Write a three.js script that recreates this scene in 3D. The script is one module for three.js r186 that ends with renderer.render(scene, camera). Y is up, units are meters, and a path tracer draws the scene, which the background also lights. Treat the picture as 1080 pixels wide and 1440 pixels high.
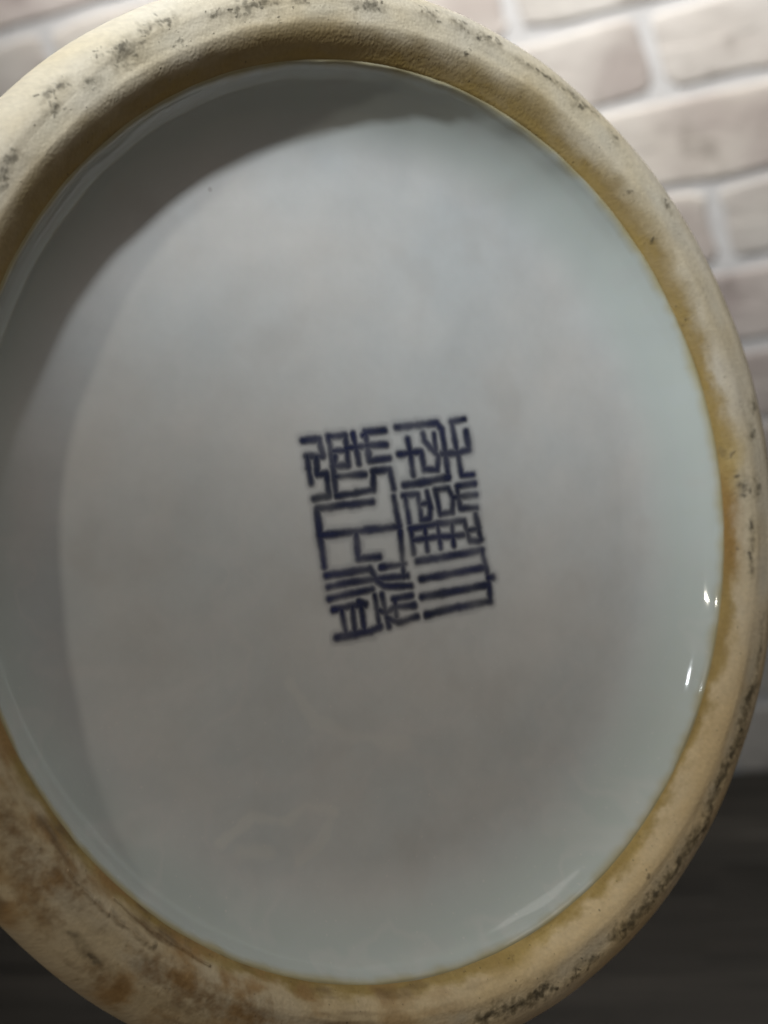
import * as THREE from 'three';
import { ImprovedNoise } from 'three/addons/math/ImprovedNoise.js';
import { mergeGeometries } from 'three/addons/utils/BufferGeometryUtils.js';

// ---------------------------------------------------------------- camera, lamps, exposure
const scene = new THREE.Scene();
const renderer = new THREE.WebGLRenderer({ antialias: true });
renderer.toneMapping = THREE.LinearToneMapping;
renderer.toneMappingExposure = 1;
renderer.shadowMap.enabled = true;

// world: the brick wall is the plane z = 0, the floor y = 0; the rows below are the camera's x (right), y (down), z (ahead) seen from the world axes
const AX = [0.90125, -0.11775, -0.41698], AY = [-0.31883, -0.83189, -0.4542], AZ = [-0.29341, 0.5423, -0.78729];
const dot = (a, b) => a[0] * b[0] + a[1] * b[1] + a[2] * b[2];
const turnToWorld = (q) => new THREE.Vector3(dot(q, AX), dot(q, AY), dot(q, AZ));
const EYE = new THREE.Vector3(0, 1.0, 1.18);
const camera = new THREE.PerspectiveCamera(34, 3 / 4, 0.01, 30);
camera.position.copy(EYE);
camera.quaternion.setFromRotationMatrix(new THREE.Matrix4().makeBasis(turnToWorld([1, 0, 0]), turnToWorld([0, -1, 0]), turnToWorld([0, 0, -1])));
camera.focus = 0.178;
camera.userData.fStop = 30;
scene.add(camera);

{ // dim light of the room: a pale ceiling above, brown furniture and floor below
  const w = 64, h = 32, d = new Float32Array(w * h * 4);
  for (let y = 0; y < h; y++) for (let x = 0; x < w; x++) {
    const up = Math.sin(((y + 0.5) / h - 0.5) * Math.PI), t = Math.max(0, up), c = up > 0 ? [0.06 + 0.2 * t, 0.058 + 0.2 * t, 0.054 + 0.195 * t] : [0.078, 0.056, 0.04];
    d.set([...c, 1], (y * w + x) * 4);
  }
  const t = new THREE.DataTexture(d, w, h, THREE.RGBAFormat, THREE.FloatType); t.mapping = THREE.EquirectangularReflectionMapping; t.needsUpdate = true; scene.background = t;
}

const R = 0.05;                                                    // radius of the glazed recess, metres
const VC = turnToWorld([0.03018 * R, 0.00448 * R, 3.67093 * R]).add(EYE);
const VX = turnToWorld([0.82233, 0, 0.56901]), VN = turnToWorld([0.56737, -0.07582, -0.81996]), VZ = turnToWorld([0.04314, 0.99712, -0.06235]);
const fromVase = (x, up, n) => VC.clone().addScaledVector(VX, x * R).addScaledVector(VZ, -up * R).addScaledVector(VN, n * R);

const glow = (c, k) => new THREE.MeshStandardMaterial({ color: 0x111111, emissive: new THREE.Color(...c), emissiveIntensity: k, roughness: 0.6 });
const casing = new THREE.MeshStandardMaterial({ color: 0xd8d8d4, roughness: 0.5 });
function lamp(name, label, at, target, color, candela, angle, penumbra, size) {
  const t = new THREE.Group(); t.name = name; t.position.copy(at); t.lookAt(target);
  t.userData = { label, category: 'lamp' };
  const shell = new THREE.Mesh(new THREE.LatheGeometry([[0, -0.05], [size * 0.7, -0.05], [size * 1.15, -0.02], [size * 1.2, 0.004], [size * 1.04, 0.004], [size * 1.02, -0.006]].map((p) => new THREE.Vector2(...p)), 40).rotateX(Math.PI / 2), casing);
  shell.name = 'lamp_housing'; t.add(shell);
  const face = new THREE.Mesh(new THREE.CylinderGeometry(size, size, 0.004, 40).rotateX(Math.PI / 2), glow(color, 1.2)); face.name = 'lamp_diffuser'; face.position.z = -0.004; t.add(face);
  scene.add(t);
  const s = new THREE.SpotLight(new THREE.Color(...color), candela, 0, angle, penumbra, 2);
  s.position.copy(at).addScaledVector(target.clone().sub(at).normalize(), 0.012); s.target.position.copy(target); s.castShadow = true; s.shadow.radius = size / 0.02;
  s.name = name + '_beam'; scene.add(s, s.target);
}
// direction towards the cool lamp and the warm lamp, in the camera's axes
const toCool = turnToWorld([-0.267, -0.635, -0.725]).normalize(), toWarm = turnToWorld([-0.475, -0.36, -0.80]).normalize();
{ // cool clip lamp behind the camera: the lower rim of its beam crosses the middle of the base
  const at = fromVase(0, 0, 0).addScaledVector(toCool, 0.62);
  const edge = fromVase(0.02, -0.04, -0.1), axis = edge.clone().sub(at).normalize();
  const up = VZ.clone().multiplyScalar(-1).addScaledVector(VX, -0.34); up.addScaledVector(axis, -up.dot(axis)).normalize();
  const half = 0.33;
  const aim = at.clone().addScaledVector(axis.multiplyScalar(Math.cos(half * 0.93)).addScaledVector(up, Math.sin(half * 0.93)), 0.62);
  lamp('clip_lamp', 'small round white lamp aimed at the upper half of the vase base', at, aim, [0.94, 1.0, 1.05], 1.06, half, 0.22, 0.014);
}
lamp('ceiling_spotlight', 'round warm ceiling spotlight high behind the camera', fromVase(0, 0, 0).addScaledVector(toWarm, 1.75), fromVase(0, 0, 0), [1.0, 0.93, 0.8], 1.6, 0.13, 0.3, 0.026);
lamp('wall_washer_lamp', 'round white lamp that washes the upper part of the brick wall', new THREE.Vector3(-0.35, 1.7, 0.7), new THREE.Vector3(-0.35, 1.28, 0), [1.0, 0.98, 0.96], 10, 0.62, 0.35, 0.03);

{ // unseen globe added above the vase as fill: lights what faces up, the lower rim and the lower wall of the recess
  const t = new THREE.Group(); t.name = 'fill_globe_lamp'; t.position.copy(fromVase(0, 0, 0).addScaledVector(turnToWorld([0.27, -0.96, -0.05]).normalize(), 1.0));
  t.userData = { label: 'unseen frosted globe lamp added above the vase as fill light', category: 'lamp' };
  const globe = new THREE.Mesh(new THREE.SphereGeometry(0.15, 40, 24), glow([1.0, 0.97, 0.92], 1.1)); globe.name = 'fill_lamp_globe'; t.add(globe);
  const rod = new THREE.Mesh(new THREE.CylinderGeometry(0.006, 0.006, 0.5, 16), casing); rod.name = 'fill_lamp_rod'; rod.position.y = 0.4; t.add(rod);
  const cap = new THREE.Mesh(new THREE.CylinderGeometry(0.022, 0.03, 0.03, 24), casing); cap.name = 'fill_lamp_cap'; cap.position.y = 0.156; t.add(cap);
  scene.add(t);
  const p = new THREE.PointLight(new THREE.Color(1.0, 0.97, 0.92), 0.42, 0, 2); p.position.copy(t.position); p.castShadow = true; p.shadow.radius = 7.5; p.name = 'fill_globe_lamp_bulb'; scene.add(p);
}

// ---------------------------------------------------------------- helpers
const noise = new ImprovedNoise();
const n3 = (x, y, z) => noise.noise(x, y, z);
function fbm(x, y, z, o = 4) { let s = 0, a = 1, t = 0; for (let k = 0; k < o; k++) { s += a * n3(x, y, z); t += a; a *= 0.55; x = x * 2.03 + 7.1; y = y * 2.03 + 3.7; z = z * 2.03 + 1.9; } return s / t; }
let seed = 20; const rnd = () => { seed = (seed * 1664525 + 1013904223) >>> 0; return seed / 4294967296; };
const clamp = (x, a = 0, b = 1) => Math.min(b, Math.max(a, x));
const step = (a, b, x) => { const t = clamp((x - a) / (b - a)); return t * t * (3 - 2 * t); };
const mix = (a, b, t) => a.map((v, k) => v + (b[k] - v) * t);
const srgb = (c) => (c <= 0.0031308 ? 12.92 * c : 1.055 * c ** (1 / 2.4) - 0.055);
function texture(w, h, pixel, color = true, wrap = true) {
  const d = new Uint8Array(w * h * 4);
  for (let y = 0; y < h; y++) for (let x = 0; x < w; x++) {
    const c = pixel((x + 0.5) / w, (y + 0.5) / h, x, y), i = (y * w + x) * 4;
    for (let k = 0; k < 3; k++) d[i + k] = 255 * clamp(color ? srgb(clamp(c[k])) : c[k]);
    d[i + 3] = c.length > 3 ? 255 * clamp(c[3]) : 255;
  }
  const t = new THREE.DataTexture(d, w, h);
  t.magFilter = THREE.LinearFilter; t.minFilter = THREE.LinearMipmapLinearFilter; t.generateMipmaps = true;
  if (wrap) t.wrapS = t.wrapT = THREE.RepeatWrapping;
  if (color) t.colorSpace = THREE.SRGBColorSpace;
  t.needsUpdate = true; return t;
}
function mesh(name, geometry, material, parent, data) {
  const m = new THREE.Mesh(geometry, material); m.name = name; m.castShadow = m.receiveShadow = true;
  if (data) m.userData = data;
  parent.add(m); return m;
}
// surface of revolution about y from [radius, height] points in units of R; u runs round, v along the profile
function turned(points, around, wobble) {
  const pts = new THREE.CatmullRomCurve3(points.map(([r, y]) => new THREE.Vector3(r, y, 0)), false, 'centripetal').getPoints(points.length * 6);
  const len = [0]; for (let k = 1; k < pts.length; k++) len.push(len[k - 1] + pts[k].distanceTo(pts[k - 1]));
  const pos = [], uv = [], idx = [], n = pts.length;
  for (let a = 0; a <= around; a++) for (let k = 0; k < n; k++) {
    const th = (a / around) * 2 * Math.PI, [dr, dy] = wobble ? wobble(th, pts[k].x, pts[k].y) : [0, 0], r = (pts[k].x + dr) * R;
    pos.push(r * Math.cos(th), (pts[k].y + dy) * R, -r * Math.sin(th)); uv.push(a / around, len[k] / len[n - 1]);
  }
  for (let a = 0; a < around; a++) for (let k = 0; k < n - 1; k++) { const i = a * n + k, j = i + n; idx.push(i, j, i + 1, j, j + 1, i + 1); }
  const g = new THREE.BufferGeometry();
  g.setAttribute('position', new THREE.Float32BufferAttribute(pos, 3)); g.setAttribute('uv', new THREE.Float32BufferAttribute(uv, 2)); g.setIndex(idx); g.computeVertexNormals();
  const N = g.attributes.normal; // close the seam
  for (let k = 0; k < n; k++) { const e = around * n + k, v = new THREE.Vector3().fromBufferAttribute(N, k).add(new THREE.Vector3().fromBufferAttribute(N, e)).normalize(); N.setXYZ(k, v.x, v.y, v.z); N.setXYZ(e, v.x, v.y, v.z); }
  g.userData.profile = { pts, len };
  return g;
}

// ---------------------------------------------------------------- floor of dark wood boards
const wood = texture(1024, 512, (u, v) => {
  const g = fbm(u * 5, v * 46, 1.5, 4) + 0.35 * fbm(u * 14, v * 190, 5.5, 2), k = clamp(0.45 + 0.75 * g);
  return mix([0.02, 0.018, 0.015], [0.08, 0.071, 0.06], k).map((c) => c * (1 + 2.2 * step(0.28, 0.5, fbm(u * 3, v * 70, 9, 3))));
});
const woodRough = texture(512, 256, (u, v) => { const k = 0.5 + 0.3 * fbm(u * 5, v * 50, 3.5, 3); return [k, k, k]; }, false);
const boardMaterials = [1, 0.85, 1.2, 0.95].map((k, i) => { const m = new THREE.MeshStandardMaterial({ color: new THREE.Color(k, k, k), map: wood.clone(), roughnessMap: woodRough, bumpMap: wood, bumpScale: 0.0006 }); m.map.offset.set(i * 0.37, i * 0.21); m.map.needsUpdate = true; return m; });
const floor = new THREE.Group(); floor.name = 'floor'; floor.userData = { kind: 'structure', label: 'dark grey wood grain floor below the brick wall' }; scene.add(floor);
{
  const slab = new THREE.Mesh(new THREE.BoxGeometry(3.2, 0.04, 1.9), new THREE.MeshStandardMaterial({ color: 0x0b0b0a, roughness: 0.9 })); slab.name = 'subfloor'; slab.position.set(-0.5, -0.032, 0.95); slab.receiveShadow = true; floor.add(slab);
  const shape = (w, d) => { const s = new THREE.Shape(); s.moveTo(-w / 2, -d / 2); s.lineTo(w / 2, -d / 2); s.lineTo(w / 2, d / 2); s.lineTo(-w / 2, d / 2); return s; };
  const W = 1.18, D = 0.118, g = new THREE.ExtrudeGeometry(shape(W - 0.004, D - 0.004), { depth: 0.008, bevelEnabled: true, bevelSize: 0.0018, bevelThickness: 0.0018, bevelSegments: 2 }).rotateX(-Math.PI / 2);
  { const p = g.attributes.position, uv = g.attributes.uv; for (let i = 0; i < p.count; i++) uv.setXY(i, p.getX(i) / 1.2, p.getZ(i) / 0.6); }
  for (let r = 0; r < 16; r++) for (let c = -1; c < 3; c++) {
    const x = -1.5 + c * W + (r % 3) * 0.39, b = mesh('floor_board', g, boardMaterials[(r * 3 + c + 5) % 4], floor);
    if (x < -2.0 || x > 1.1) { floor.remove(b); continue; }
    b.position.set(x, -0.0098, 0.062 + r * D);
  }
}

// ---------------------------------------------------------------- white brick wall
const wall = new THREE.Group(); wall.name = 'brick_wall'; wall.userData = { label: 'whitewashed brick wall with pale mortar joints behind the vase', category: 'wall' }; scene.add(wall);
const mortarMap = texture(512, 512, (u, v) => { const k = 0.575 + 0.05 * fbm(u * 9, v * 9, 2, 4); return [k, k * 0.995, k * 0.985]; });
const mortarBump = texture(512, 512, (u, v) => { const k = 0.5 + 0.4 * fbm(u * 16, v * 16, 8, 4); return [k, k, k]; }, false);
{
  const g = new THREE.BoxGeometry(2.6, 1.75, 0.06); const back = mesh('mortar', g, new THREE.MeshStandardMaterial({ map: mortarMap, bumpMap: mortarBump, bumpScale: 0.002, roughness: 0.85 }), wall); back.position.set(-0.45, 0.865, -0.031);
  const uv = g.attributes.uv; for (let i = 0; i < uv.count; i++) uv.setXY(i, uv.getX(i) * 6, uv.getY(i) * 4);
}
const brickMap = texture(1024, 1024, (u, v) => {
  const a = fbm(u * 7, v * 7, 0.3, 4), b = fbm(u * 20, v * 13, 4.3, 4), c = fbm(u * 4, v * 5, 9.3, 3);
  let q = mix([0.53, 0.49, 0.445], [0.61, 0.58, 0.54], clamp(0.5 + 1.3 * a));
  q = mix(q, [0.37, 0.32, 0.30], step(0.05, 0.42, c) * 0.7);
  q = mix(q, [0.30, 0.27, 0.24], step(0.18, 0.46, b) * 0.6);
  return q;
});
const brickBump = texture(512, 512, (u, v) => { const k = 0.5 + 0.35 * fbm(u * 10, v * 10, 6, 5) + 0.1 * fbm(u * 60, v * 60, 1, 2); return [k, k, k]; }, false);
const brickMaterials = [[1, 1, 1], [0.93, 0.92, 0.91], [1.03, 1.02, 1.0], [0.9, 0.86, 0.85], [0.97, 0.98, 0.98], [0.86, 0.82, 0.82]].map((c, i) => {
  const m = new THREE.MeshStandardMaterial({ color: new THREE.Color(...c), map: brickMap.clone(), bumpMap: brickBump, bumpScale: 0.004, roughness: 0.82 });
  m.map.offset.set(0.31 * i, 0.57 * i); m.map.needsUpdate = true; return m;
});
function brickShape(w, h, s) {                                      // a hand-moulded outline with soft corners
  const o = new THREE.Shape(), pts = [], c = 0.0038, side = (x0, y0, x1, y1, n) => { for (let k = 0; k < n; k++) { const t = k / n; pts.push([x0 + (x1 - x0) * t, y0 + (y1 - y0) * t]); } };
  const a = w / 2, b = h / 2;
  side(-a + c, -b, a - c, -b, 7); side(a - c, -b, a, -b + c, 2); side(a, -b + c, a, b - c, 3); side(a, b - c, a - c, b, 2); side(a - c, b, -a + c, b, 7); side(-a + c, b, -a, b - c, 2); side(-a, b - c, -a, -b + c, 3); side(-a, -b + c, -a + c, -b, 2);
  const v = pts.map(([x, y], k) => new THREE.Vector2(x + 0.0034 * n3(k * 0.9, s * 3.1, 0.5), y + 0.0034 * n3(k * 0.6, s * 5.3, 7.5)));
  o.moveTo(v[0].x, v[0].y); const cv = new THREE.SplineCurve([...v, v[0]]).getPoints(40); cv.slice(1, -1).forEach((p) => o.lineTo(p.x, p.y));
  return o;
}
function brickGeometry(w, h, s) {
  const bev = 0.0045, g = new THREE.ExtrudeGeometry(brickShape(w - 2 * bev, h - 2 * bev, s), { depth: 0.0012, bevelEnabled: true, bevelSize: bev, bevelThickness: 0.002, bevelSegments: 3, curveSegments: 4 });
  const p = g.attributes.position, uv = g.attributes.uv; for (let i = 0; i < p.count; i++) uv.setXY(i, p.getX(i) / 0.5, p.getY(i) / 0.5);
  return g;
}
{
  const joint = 0.0095, LONG = 0.188;
  // course lines measured up the wall, and where one upright joint of each course stands
  const lines = [-0.006, 0.078, 0.148, 0.218, 0.288, 0.357, 0.426, 0.494, 0.561, 0.634, 0.699, 0.803, 0.872, 0.941, 1.01, 1.079, 1.148, 1.217, 1.286, 1.355, 1.424, 1.493, 1.562, 1.631];
  const cache = {};
  for (let r = 0; r < lines.length - 1; r++) {
    const h = lines[r + 1] - lines[r] - joint, odd = r % 2, at = r === 7 ? -0.2735 : odd ? -0.2885 : -0.3815, first = at - LONG * 7;
    const hk = h.toFixed(3);
    cache[hk] ??= [0, 1, 2, 3].map((s) => brickGeometry(LONG - joint, h, s + r * 4));
    for (let k = 0; k < 12; k++) {
      const x = first + (k + 0.5) * LONG + (rnd() - 0.5) * 0.004;
      if (x < -1.65 || x > 0.75) continue;
      const b = mesh('brick', cache[hk][Math.floor(rnd() * 4)], brickMaterials[Math.floor(rnd() * 6)], wall);
      b.position.set(x, (lines[r] + lines[r + 1]) / 2 + (rnd() - 0.5) * 0.002, -0.0012 - rnd() * 0.0008); b.rotation.z = (rnd() - 0.5) * 0.014;
    }
  }
}

// ---------------------------------------------------------------- the vase, its base towards the camera
const vase = new THREE.Group(); vase.name = 'porcelain_vase';
vase.userData = { label: 'white porcelain vase shown from below with stained unglazed foot ring and blue square seal mark', category: 'vase' };
vase.position.copy(VC); vase.quaternion.setFromRotationMatrix(new THREE.Matrix4().makeBasis(VX, VN, VZ)); scene.add(vase);

// glazed recess
const glaze = texture(1024, 1024, (u, v) => {
  const x = (u - 0.5) * 2, y = (v - 0.5) * 2, r = Math.hypot(x, y), a = fbm(x * 2.2, y * 2.2, 3, 4), b = fbm(x * 9, y * 9, 6, 3);
  let c = mix([0.62, 0.645, 0.645], [0.685, 0.675, 0.65], clamp(0.5 + 1.5 * a)).map((k) => k * (1 + 0.05 * b + 0.025 * fbm(x * 40, y * 40, 8, 2)));
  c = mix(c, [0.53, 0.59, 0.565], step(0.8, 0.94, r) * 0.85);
  const paleLine = (p, w) => { let d = 9; for (let k = 0; k + 3 < p.length; k += 2) { const ax = p[k], ay = p[k + 1], bx = p[k + 2], by = p[k + 3], t = clamp(((x - ax) * (bx - ax) + (y - ay) * (by - ay)) / ((bx - ax) ** 2 + (by - ay) ** 2)); d = Math.min(d, Math.hypot(x - ax - t * (bx - ax), y - ay - t * (by - ay))); } return step(w, w * 0.25, d + 0.02 * fbm(x * 12, y * 12, 2, 4)); };  // pale squiggles in the glaze, some of them faint reflections painted in
  const pale = Math.max(paleLine([-0.41, -0.68, -0.33, -0.63, -0.25, -0.65, -0.2, -0.62, -0.13, -0.64], 0.02), paleLine([-0.13, -0.64, -0.17, -0.71, -0.22, -0.74], 0.016) * 0.7, paleLine([-0.23, -0.36, -0.17, -0.44, -0.08, -0.48, 0.07, -0.51], 0.022) * 0.7, paleLine([-0.36, -0.7, -0.3, -0.71], 0.03));
  c = mix(c, [0.78, 0.77, 0.72], pale * 0.4);
  const wave = step(0.09, 0.0, Math.abs(fbm(x * 3.1 + 0.4 * b, y * 3.1, 21, 3))) * step(0.35, -0.35, y + 0.3 * x), grain = fbm(x * 120, y * 120, 15, 1);
  c = mix(c, [0.74, 0.71, 0.69], wave * 0.2);
  c = mix(c, [0.56, 0.545, 0.52], step(0.1, 0.4, fbm(x * 4, y * 4, 33, 4)) * 0.3);
  c = mix(c, [0.85, 0.80, 0.76], step(0.5, 0.75, grain) * step(0.1, -0.5, y) * 0.35);
  c = mix(c, [0.3, 0.25, 0.23], step(0.008, 0.002, Math.hypot(x + 0.378, y - 0.706)) * 0.4);
  c = mix(c, [0.42, 0.34, 0.13], step(0.985, 1.004, r + 0.012 * fbm(x / r * 12, y / r * 12, 5, 3)) * 0.75);
  return c;
}, true, false);
const glazeBump = texture(512, 512, (u, v) => { const k = 0.5 + 0.5 * fbm(u * 5, v * 5, 12, 3); return [k, k, k]; }, false, false);
const ripple = (th, r) => { const c = Math.cos(th), s = Math.sin(th); return [step(0.96, 1.0, r) * (0.006 * fbm(c * 10, s * 10, 3, 3) - 0.002), 0.0035 * fbm(r * c * 2.4, r * s * 2.4, 4, 2)]; };
const recess = turned([[0.0005, -0.1], [0.2, -0.101], [0.4, -0.103], [0.6, -0.106], [0.72, -0.1085], [0.785, -0.109], [0.84, -0.104], [0.89, -0.09], [0.935, -0.067], [0.968, -0.04], [0.987, -0.016], [0.996, -0.001], [1.002, 0.005], [1.008, 0.006]], 240, ripple);
{ const p = recess.attributes.position, uv = recess.attributes.uv; for (let i = 0; i < p.count; i++) uv.setXY(i, p.getX(i) / R / 2 + 0.5, -p.getZ(i) / R / 2 + 0.5); }
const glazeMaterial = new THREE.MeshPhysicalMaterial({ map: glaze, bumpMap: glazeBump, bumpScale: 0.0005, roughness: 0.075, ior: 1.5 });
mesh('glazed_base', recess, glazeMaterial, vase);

// blue seal mark under the glaze: strokes [width, x, y, x, y, ...] in thousandths of R
const STROKES = [
  [1, -176, 169, -132, 173, -125, 136, -168, 134],
  [0.95, -165, 135, -163, 109, -158, 77],
  [1.05, -142, 133, -141, 96, -117, 97, -113, 47, -152, 41],
  [1, -108, 179, -99, 115, -94, 47],
  [1, -108, 180, -63, 184, -59, 116, -96, 114],
  [0.8, -97, 148, -65, 150],
  [1, -93, 136, -94, 114],
  [0.9, -43, 187, -35, 154, -30, 121],
  [0.95, -62, 155, -8, 161],
  [1.05, 43, 198, -9, 192, -1, 128, 53, 135],
  [1, -8, 162, 47, 166],
  [0.8, -16, 185, -6, 191],
  [0.9, -94, 91, -14, 97],
  [1, -94, 48, -41, 55, 6, 63, 7, 104, 53, 109, 62, 66],
  [1.05, 2, 35, -76, 28, -146, 20, -142, -39, -133, -108],
  [0.9, 61, 46, 72, -20],
  [0.95, 75, -32, 80, -134],
  [1.05, -142, -39, -46, -31, 73, -20],
  [1.05, -46, -37, -42, -91, 14, -89],
  [0.85, 18, -112, 85, -105],
  [1.05, -129, -128, -84, -123, -12, -115, 5, -141, 25, -154, 99, -155],
  [0.95, -125, -153, -82, -145, 6, -137, 90, -132],
  [0.95, -123, -178, -64, -169, -8, -160],
  [0.95, -113, -203, -65, -196, -27, -193],
  [1.1, -45, -188, -29, -194],
  [0.85, -91, -205, -82, -257],
  [0.85, -63, -198, -59, -254],
  [0.9, -40, -195, -32, -253],
  [1.1, -107, -264, -68, -259, -16, -253, 9, -244],
  [0.85, -2, -175, 5, -212, 7, -248],
  [0.9, 18, -173, 26, -213, 34, -246],
  [1, 49, -184, 100, -178],
  [1, 10, -209, 30, -213, 50, -203, 106, -200],
  [0.9, 53, -186, 55, -224],
  [0.95, 30, -226, 58, -236, 69, -235, 113, -226],
  [1, 78, 206, 135, 213, 192, 219, 206, 206, 214, 149, 219, 92],
  [1.1, 219, 93, 151, 81, 91, 73],
  [1, 107, 179, 113, 145, 119, 97],
  [1, 80, 144, 145, 152, 151, 111, 188, 111, 194, 142, 171, 162, 155, 179, 152, 193],
  [0.95, 183, 193, 186, 154],
  [0.9, 274, 231, 236, 223, 249, 153, 259, 98, 293, 101],
  [1.1, 277, 202, 284, 160, 249, 150, 203, 147],
  [1.05, 244, 72, 295, 79],
  [1, 231, 46, 250, 49, 298, 53],
  [0.95, 244, 66, 251, 21, 298, 23],
  [0.95, 180, 64, 217, 68, 231, 44, 226, 13, 191, 8, 180, 64],
  [0.95, 87, 50, 128, 53, 134, 17, 137, -5, 160, -2, 163, 22, 156, 58],
  [0.8, 138, 30, 161, 35],
  [0.85, 93, 48, 102, -12],
  [1, 104, -26, 182, -15, 260, -8, 274, -54, 299, -56, 307, -52, 294, 7],
  [0.8, 273, -30, 304, -25],
  [0.95, 110, -53, 180, -44, 223, -43, 256, -40],
  [0.95, 105, -26, 111, -81],
  [0.8, 145, -22, 150, -76],
  [0.8, 182, -17, 188, -71],
  [0.85, 223, -15, 227, -65],
  [1.05, 120, -100, 196, -91, 309, -77],
  [1.1, 129, -140, 206, -132, 316, -117],
  [1.1, 127, -182, 219, -171, 321, -159],
  [1.1, 139, -222, 232, -208, 326, -197],
  [1, 308, -77, 319, -119, 324, -142, 326, -197],
  [1, 324, -142, 338, -140],
];
{
  const x0 = -0.2, x1 = 0.36, y0 = -0.3, y1 = 0.27, W = 768, H = 782;
  const px = new Float32Array(W * H), base = 0.0076;
  for (const [w, ...p] of STROKES) for (let k = 0; k + 3 < p.length; k += 2) {
    const [ax, ay, bx, by] = [p[k], p[k + 1], p[k + 2], p[k + 3]].map((q) => q / 1000), pad = 0.02, L = (bx - ax) ** 2 + (by - ay) ** 2 + 1e-9;
    const i0 = Math.floor((Math.min(ax, bx) - pad - x0) / (x1 - x0) * W), i1 = Math.ceil((Math.max(ax, bx) + pad - x0) / (x1 - x0) * W), j0 = Math.floor((Math.min(ay, by) - pad - y0) / (y1 - y0) * H), j1 = Math.ceil((Math.max(ay, by) + pad - y0) / (y1 - y0) * H);
    for (let j = Math.max(0, j0); j < Math.min(H, j1); j++) for (let i = Math.max(0, i0); i < Math.min(W, i1); i++) {
      const x = x0 + (i + 0.5) / W * (x1 - x0), y = y0 + (j + 0.5) / H * (y1 - y0), t = clamp(((x - ax) * (bx - ax) + (y - ay) * (by - ay)) / L);
      const d = Math.hypot(x - ax - t * (bx - ax), y - ay - t * (by - ay)) + 0.0022 * fbm(x * 60, y * 60, 1, 2);
      const wk = base * w * (1 + 0.32 * n3(x * 24, y * 24, k * 3)), pool = k === 0 ? 0.12 * step(0.02, 0, Math.hypot(x - ax, y - ay)) : 0, s = step(wk + 0.0095, wk - 0.0068, d) * (0.82 + pool + 0.3 * n3(x * 16, y * 16, 9));
      px[j * W + i] = Math.max(px[j * W + i], s, 0.2 * step(wk * 3.4, wk * 0.8, d));
    }
  }
  const ink = texture(W, H, (u, v, i, j) => { const a = px[j * W + i], t = clamp(0.5 + 1.2 * fbm(u * 4, v * 4, 3, 3)); return [...mix([0.034, 0.043, 0.118], [0.018, 0.026, 0.052], t), a * 0.96]; }, true, false);
  const g = new THREE.PlaneGeometry(x1 - x0, y1 - y0, 24, 24), p = g.attributes.position;
  const { pts } = recess.userData.profile;
  const cx = (x0 + x1) / 2, cy = (y0 + y1) / 2;
  for (let i = 0; i < p.count; i++) {
    const x = p.getX(i) + cx, y = p.getY(i) + cy, r = Math.hypot(x, y); let k = 1; while (k < pts.length - 1 && pts[k].x < r) k++;
    const f = clamp((r - pts[k - 1].x) / (pts[k].x - pts[k - 1].x)), h = pts[k - 1].y + (pts[k].y - pts[k - 1].y) * f + ripple(Math.atan2(y, x), r)[1];
    p.setXYZ(i, x * R, h * R + 0.00006, -y * R);
  }
  g.computeVertexNormals();
  mesh('seal_mark', g, new THREE.MeshPhysicalMaterial({ map: ink, transparent: true, roughness: 0.16, ior: 1.5 }), vase, { label: 'blue square seal mark in angular seal script' });
}

// unglazed foot ring: inner rim, worn crest, outer flank
const ringGeometry = turned([[0.996, -0.02], [0.9985, -0.004], [1.004, 0.006], [1.018, 0.018], [1.038, 0.034], [1.058, 0.046], [1.078, 0.0515], [1.105, 0.0515], [1.13, 0.047], [1.153, 0.0365], [1.174, 0.017], [1.188, -0.015], [1.194, -0.055], [1.19, -0.1], [1.17, -0.17], [1.14, -0.25]], 360,
  (th, r, y) => { const c = Math.cos(th), s = Math.sin(th), w = step(0.995, 1.03, r); return [(1 - w) * 0.0025 * fbm(c * 9, s * 9, 1, 2) + w * 0.004 * fbm(c * 3, s * 3, 2, 2), w * 0.005 * fbm(c * 4, s * 4, r * 6, 3) - 0.004 * step(1.07, 1.09, r) * step(1.13, 1.11, r) * (0.5 + fbm(c * 7, s * 7, 5, 2))]; });
const SPOTS = [[127.7, 1.141, 3], [125.1, 1.135, 6], [124.9, 1.113, 9], [120.2, 1.141, 5], [119.0, 1.141, 4], [121.9, 1.139, 3], [130.7, 1.112, 4], [135.7, 1.12, 4], [133.6, 1.143, 5], [134.9, 1.147, 4], [119.5, 1.087, 2], [118.5, 1.092, 2], [143.1, 1.115, 6], [144.8, 1.11, 6], [113.2, 1.119, 4], [110.4, 1.117, 6], [108.4, 1.122, 7], [106.8, 1.123, 7], [105.5, 1.074, 2], [102.0, 1.116, 5], [92.4, 1.118, 8], [118.7, 1.095, 2], [73.9, 1.137, 3], [78.5, 1.072, 2], [61.7, 1.135, 5], [60.3, 1.122, 3], [54.1, 1.13, 3], [48.3, 1.054, 2], [43.1, 1.12, 4], [64.2, 0.992, 3], [79.9, 1.132, 6], [84.0, 1.131, 6], [76.3, 1.133, 6], [30.1, 0.979, 2], [28.2, 1.008, 2], [40.9, 1.034, 2], [14.1, 1.124, 4], [10.6, 1.094, 4], [8.7, 1.019, 3], [4.0, 1.046, 6], [354.9, 1.03, 2], [19.0, 0.955, 3], [3.2, 1.087, 5], [291.5, 1.113, 4], [290.5, 1.129, 5], [293.9, 1.122, 6], [306.7, 1.072, 2], [317.4, 1.135, 4], [283.8, 1.024, 2], [285.6, 1.115, 9], [329.9, 1.127, 6]];
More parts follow.
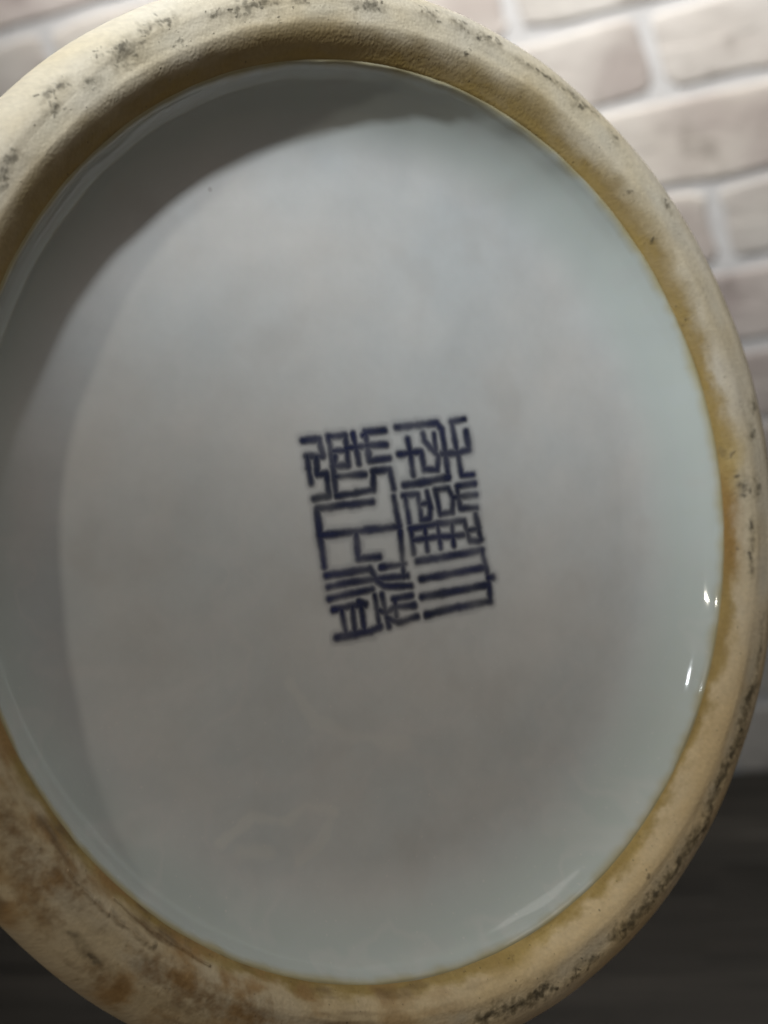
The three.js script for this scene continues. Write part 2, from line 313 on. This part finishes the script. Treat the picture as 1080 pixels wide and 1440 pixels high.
const LINES = [[[337.0, 1.125], [335.5, 1.113], [330.4, 1.122], [327.0, 1.118], [322.0, 1.11], [317.5, 1.134], [315.2, 1.12], [310.1, 1.126], [304.6, 1.12], [301.7, 1.121], [298.4, 1.111]], [[285.6, 1.115], [282.3, 1.116], [276.7, 1.107]], [[358.8, 1.06], [351.6, 1.059]], [[346.2, 1.106], [341.0, 1.12], [337.8, 1.118]], [[219.3, 1.06], [225.7, 1.055], [232.0, 1.057]], [[225.6, 1.031], [232.3, 1.024], [239.7, 1.034]], [[224.0, 1.137], [228.1, 1.142]], [[70.7, 1.122], [65.5, 1.128], [61.5, 1.137], [57.7, 1.141]]];
const BLOTS = [[216.4, 1.116, 30], [219.8, 1.078, 25], [234.4, 1.094, 28], [239.5, 1.094, 26], [229.8, 1.159, 20], [245.9, 1.09, 24], [211.5, 1.098, 25], [220.2, 1.142, 20]];
{
  // the ring's texture is laid out flat, as seen along the vase's axis: SPAN x SPAN in units of R
  const W = 2048, SPAN = 2.42, deg = Math.PI / 180, cell = SPAN / W;
  { const p = ringGeometry.attributes.position, uv = ringGeometry.attributes.uv; for (let i = 0; i < p.count; i++) uv.setXY(i, p.getX(i) / R / SPAN + 0.5, -p.getZ(i) / R / SPAN + 0.5); }
  const layer = () => new Float32Array(W * W), marks = layer(), smear = layer(), groove = layer(), smudge = layer();
  const at = (a, r) => [r * Math.cos(a * deg), r * Math.sin(a * deg)];
  const stroke = (buf, [ax, ay], [bx, by], rad, k, hard, rough, freq = 60) => {   // soft worn mark along a segment (a spot if the ends agree)
    const pad = rad * 1.7, L = (bx - ax) ** 2 + (by - ay) ** 2 + 1e-9, ix = (q) => Math.round((q + SPAN / 2) / cell);
    for (let j = Math.max(0, ix(Math.min(ay, by) - pad)); j <= Math.min(W - 1, ix(Math.max(ay, by) + pad)); j++) for (let i = Math.max(0, ix(Math.min(ax, bx) - pad)); i <= Math.min(W - 1, ix(Math.max(ax, bx) + pad)); i++) {
      const x = (i + 0.5) * cell - SPAN / 2, y = (j + 0.5) * cell - SPAN / 2, t = clamp(((x - ax) * (bx - ax) + (y - ay) * (by - ay)) / L), d = Math.hypot(x - ax - t * (bx - ax), y - ay - t * (by - ay)) / rad;
      if (d < 1.7) { const v = k * step(1, hard, d + rough * fbm(x * freq, y * freq, k * 9, 3)); if (v > buf[j * W + i]) buf[j * W + i] = v; }
    }
  };
  const streak = (buf, a, r, len, rad, k, hard, rough) => stroke(buf, at(a - len / 2, r), at(a + len / 2, r + (rnd() - 0.5) * 0.012), rad, k, hard, rough);
  for (const [a, r, s] of SPOTS) {
    const rad = s * 0.0019 + 0.0022;
    streak(marks, a, r, s * 0.14, rad, 0.55 + rnd() * 0.4, -0.3, 1.6);
    if (s > 2) streak(smudge, a + rnd() - 0.5, r - 0.004, s * 0.35, rad * 2.4, 0.42, -0.4, 1.1);
    for (let k = 0; k < s * 0.7; k++) streak(marks, a + (rnd() - 0.5) * s * 0.55, r + (rnd() - 0.5) * 0.03, rnd() * 0.5, rad * (0.2 + 0.3 * rnd()), 0.4 + 0.5 * rnd(), -0.2, 1.2);
  }
  for (let k = 0; k < 900; k++) { const p = at(rnd() * 360, 1.01 + 0.15 * rnd() ** 1.4); stroke(marks, p, p, 0.0012 + 0.0024 * rnd() ** 5, 0.25 + 0.6 * rnd(), 0, 0.5); }
  LINES.forEach((L, q) => {
    for (let k = 0; k + 1 < L.length; k++) {
      const [a0, r0] = L[k], [a1, r1] = L[k + 1];
      if (q === 4 || q === 5) { const n = 6; for (let m = 0; m < n; m++) { const e = (t) => at(a0 + (a1 - a0) * t, r0 + (r1 - r0) * t + 0.006 * n3(t * 3.3, q, k + 0.4) + 0.004 * Math.sin(Math.PI * (k + t) / 2)), taper = q === 4 ? (k ? 1 : 0.5 + 0.5 * m / n) : (k ? 1 - 0.5 * m / n : 0.5 + 0.5 * m / n); stroke(groove, e(m / n), e((m + 1) / n), (q === 4 ? 0.011 : 0.008) * taper, 1, -0.4, 0.9, 22); stroke(smear, e(m / n), e((m + 1) / n), (q === 4 ? 0.013 : 0.01) * taper, 0.6 + 0.3 * n3(m * 0.8, k, q), -0.6, 1.2, 30); } continue; }
      const n = Math.ceil(Math.abs(a1 - a0) * 2.4), low = q < 2;
      for (let m = 0; m <= n; m++) {
        const t = m / n, a = a0 + (a1 - a0) * t, r = r0 + (r1 - r0) * t + 0.005 * (rnd() - 0.5);
        if (rnd() < (low ? 0.75 : 0.6)) streak(marks, a, r, 0.2 + rnd() * 1.1, 0.004 + (low ? 0.013 : 0.005) * rnd() ** 2, 0.3 + 0.6 * rnd(), -0.4, 1.5);
        streak(smudge, a, r, 1, low ? 0.024 : 0.012, low ? 0.85 : 0.35, -0.3, 1.3);
      }
    }
  });
  for (const [a, r, s] of BLOTS) streak(smear, a, r, s * 0.12, s * 0.0023, 0.85, -0.5, 1.0);
  const blank = [0.7, 0.6, 0.42];
  const ringMap = texture(W, W, (u, v, i, j) => {
    const x = (u - 0.5) * SPAN, y = (v - 0.5) * SPAN, r = Math.hypot(x, y);
    if (r < 0.985 || r > 1.208) return blank;
    const c = x / r, s = y / r, d = Math.atan2(y, x) / deg, o = j * W + i, ang = (to) => Math.abs(((d - to + 540) % 360) - 180);
    const a = fbm(c * 4, s * 4, r * 9, 3), b = fbm(c * 18, s * 18, r * 40, 4), fine = fbm(x * 90, y * 90, 2, 2);
    const low = step(0.35, -0.35, s + 0.25 * c * (c < 0 ? -1 : 1));
    let q = mix(mix([0.65, 0.56, 0.39], [0.80, 0.62, 0.35], low), mix([0.70, 0.64, 0.52], [0.84, 0.70, 0.47], low), clamp(0.45 + 1.5 * a));  // lower half yellower, its colour also raised in place of light
    // stain where the glaze stops, wider and darker in places
    const upper = step(-0.1, 0.7, s), wide = 0.024 + 0.034 * upper + 0.06 * fbm(c * 3, s * 3, 11, 4), k = step(1.0 + wide * 1.55, 1.0 + wide * 0.45, r + 0.016 * b);
    q = mix(q, mix(mix([0.58, 0.42, 0.13], [0.40, 0.26, 0.06], clamp(0.35 + 1.6 * fbm(c * 5, s * 5, 17, 3))), [0.30, 0.21, 0.075], upper * 0.85), k * 0.86);
    q = mix(q, [0.42, 0.29, 0.075], step(1.034, 1.006, r + 0.034 * b) * (0.25 + 0.5 * clamp(0.5 + fbm(c * 8, s * 8, 41, 2))));
    q = mix(q, [0.16, 0.11, 0.03], step(1.011, 1.001, r + 0.006 * b) * clamp(0.2 + 1.2 * fbm(c * 6, s * 6, 47, 3)) * 0.8);
    q = mix(q, [0.34, 0.18, 0.035], step(12, 2, ang(-2)) * step(1.05, 1.01, r + 0.014 * b) * 0.75);
    // worn grey crest
    q = mix(q, [0.62, 0.58, 0.47], step(0.035, 0.0, Math.abs(r - 1.1)) * clamp(0.35 + 1.3 * fbm(c * 9, s * 9, 23, 3)) * 0.7);
    q = mix(q, q.map((e, k) => e * (0.86 - 0.015 * k)), step(68, 22, ang(-4)));  // right side darkened in colour to offset the strong light on it
    // brown smears at the lower left, over an even darkening of that side
    const brown = step(66, 18, ang(228)), n = 0.85 * fbm(x * 8, y * 8, 31, 4) + 0.38 * fbm(c * 9, s * 9, r * 34, 3);
    q = q.map((e) => e * (1 - 0.32 * brown));
    q = mix(q, [0.34, 0.20, 0.07], brown * step(-0.1, 0.3, n) * 0.9);
    q = mix(q, [0.16, 0.10, 0.045], brown * step(0.06, 0.36, 0.85 * fbm(x * 6, y * 6, 57, 4) + 0.4 * fbm(c * 6, s * 6, r * 40 + 9, 3)) * 0.85);
    q = mix(q, [0.20, 0.11, 0.035], smear[o] * (0.55 + 0.35 * brown));
    q = mix(q, [0.13, 0.10, 0.05], smudge[o] * 0.95);
    q = q.map((e) => e * (1 + 0.13 * fine + 0.12 * b));
    return mix(q, [0.045, 0.04, 0.025], marks[o] * 0.92);
  }, true, false);
  const ringBump = texture(W, W, (u, v, i, j) => {
    const x = (u - 0.5) * SPAN, y = (v - 0.5) * SPAN, r = Math.hypot(x, y); if (r < 0.985 || r > 1.208) return [0.7, 0.7, 0.7];
    const o = j * W + i, k = 0.7 + 0.035 * fbm(x * 70, y * 70, 6, 2) + 0.035 * fbm(x * 160, y * 160, 16, 1) + 0.06 * fbm(x / r * 9, y / r * 9, r * 60, 3) - 0.12 * marks[o] - 0.6 * groove[o]; return [k, k, k];
  }, false, false);
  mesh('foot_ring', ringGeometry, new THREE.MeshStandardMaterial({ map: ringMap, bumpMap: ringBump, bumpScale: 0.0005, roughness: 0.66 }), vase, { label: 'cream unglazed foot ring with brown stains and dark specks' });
}
// glazed body behind the foot, out of the photograph's sight: a slightly waisted cylinder with an open mouth
const body = turned([[1.141, -0.248], [1.12, -0.34], [1.1, -0.5], [1.06, -0.8], [1.02, -1.3], [1.0, -2.0], [1.0, -3.0], [1.03, -3.6], [1.09, -3.95], [1.1, -4.0], [1.085, -4.02], [1.04, -3.95], [0.95, -3.6], [0.92, -3.0], [0.92, -2.0], [0.92, -0.5], [0.9, -0.34], [0.0005, -0.3]], 120);
mesh('vase_body', body, new THREE.MeshPhysicalMaterial({ color: new THREE.Color().setRGB(0.64, 0.66, 0.63), roughness: 0.12, ior: 1.5 }), vase);

renderer.render(scene, camera);
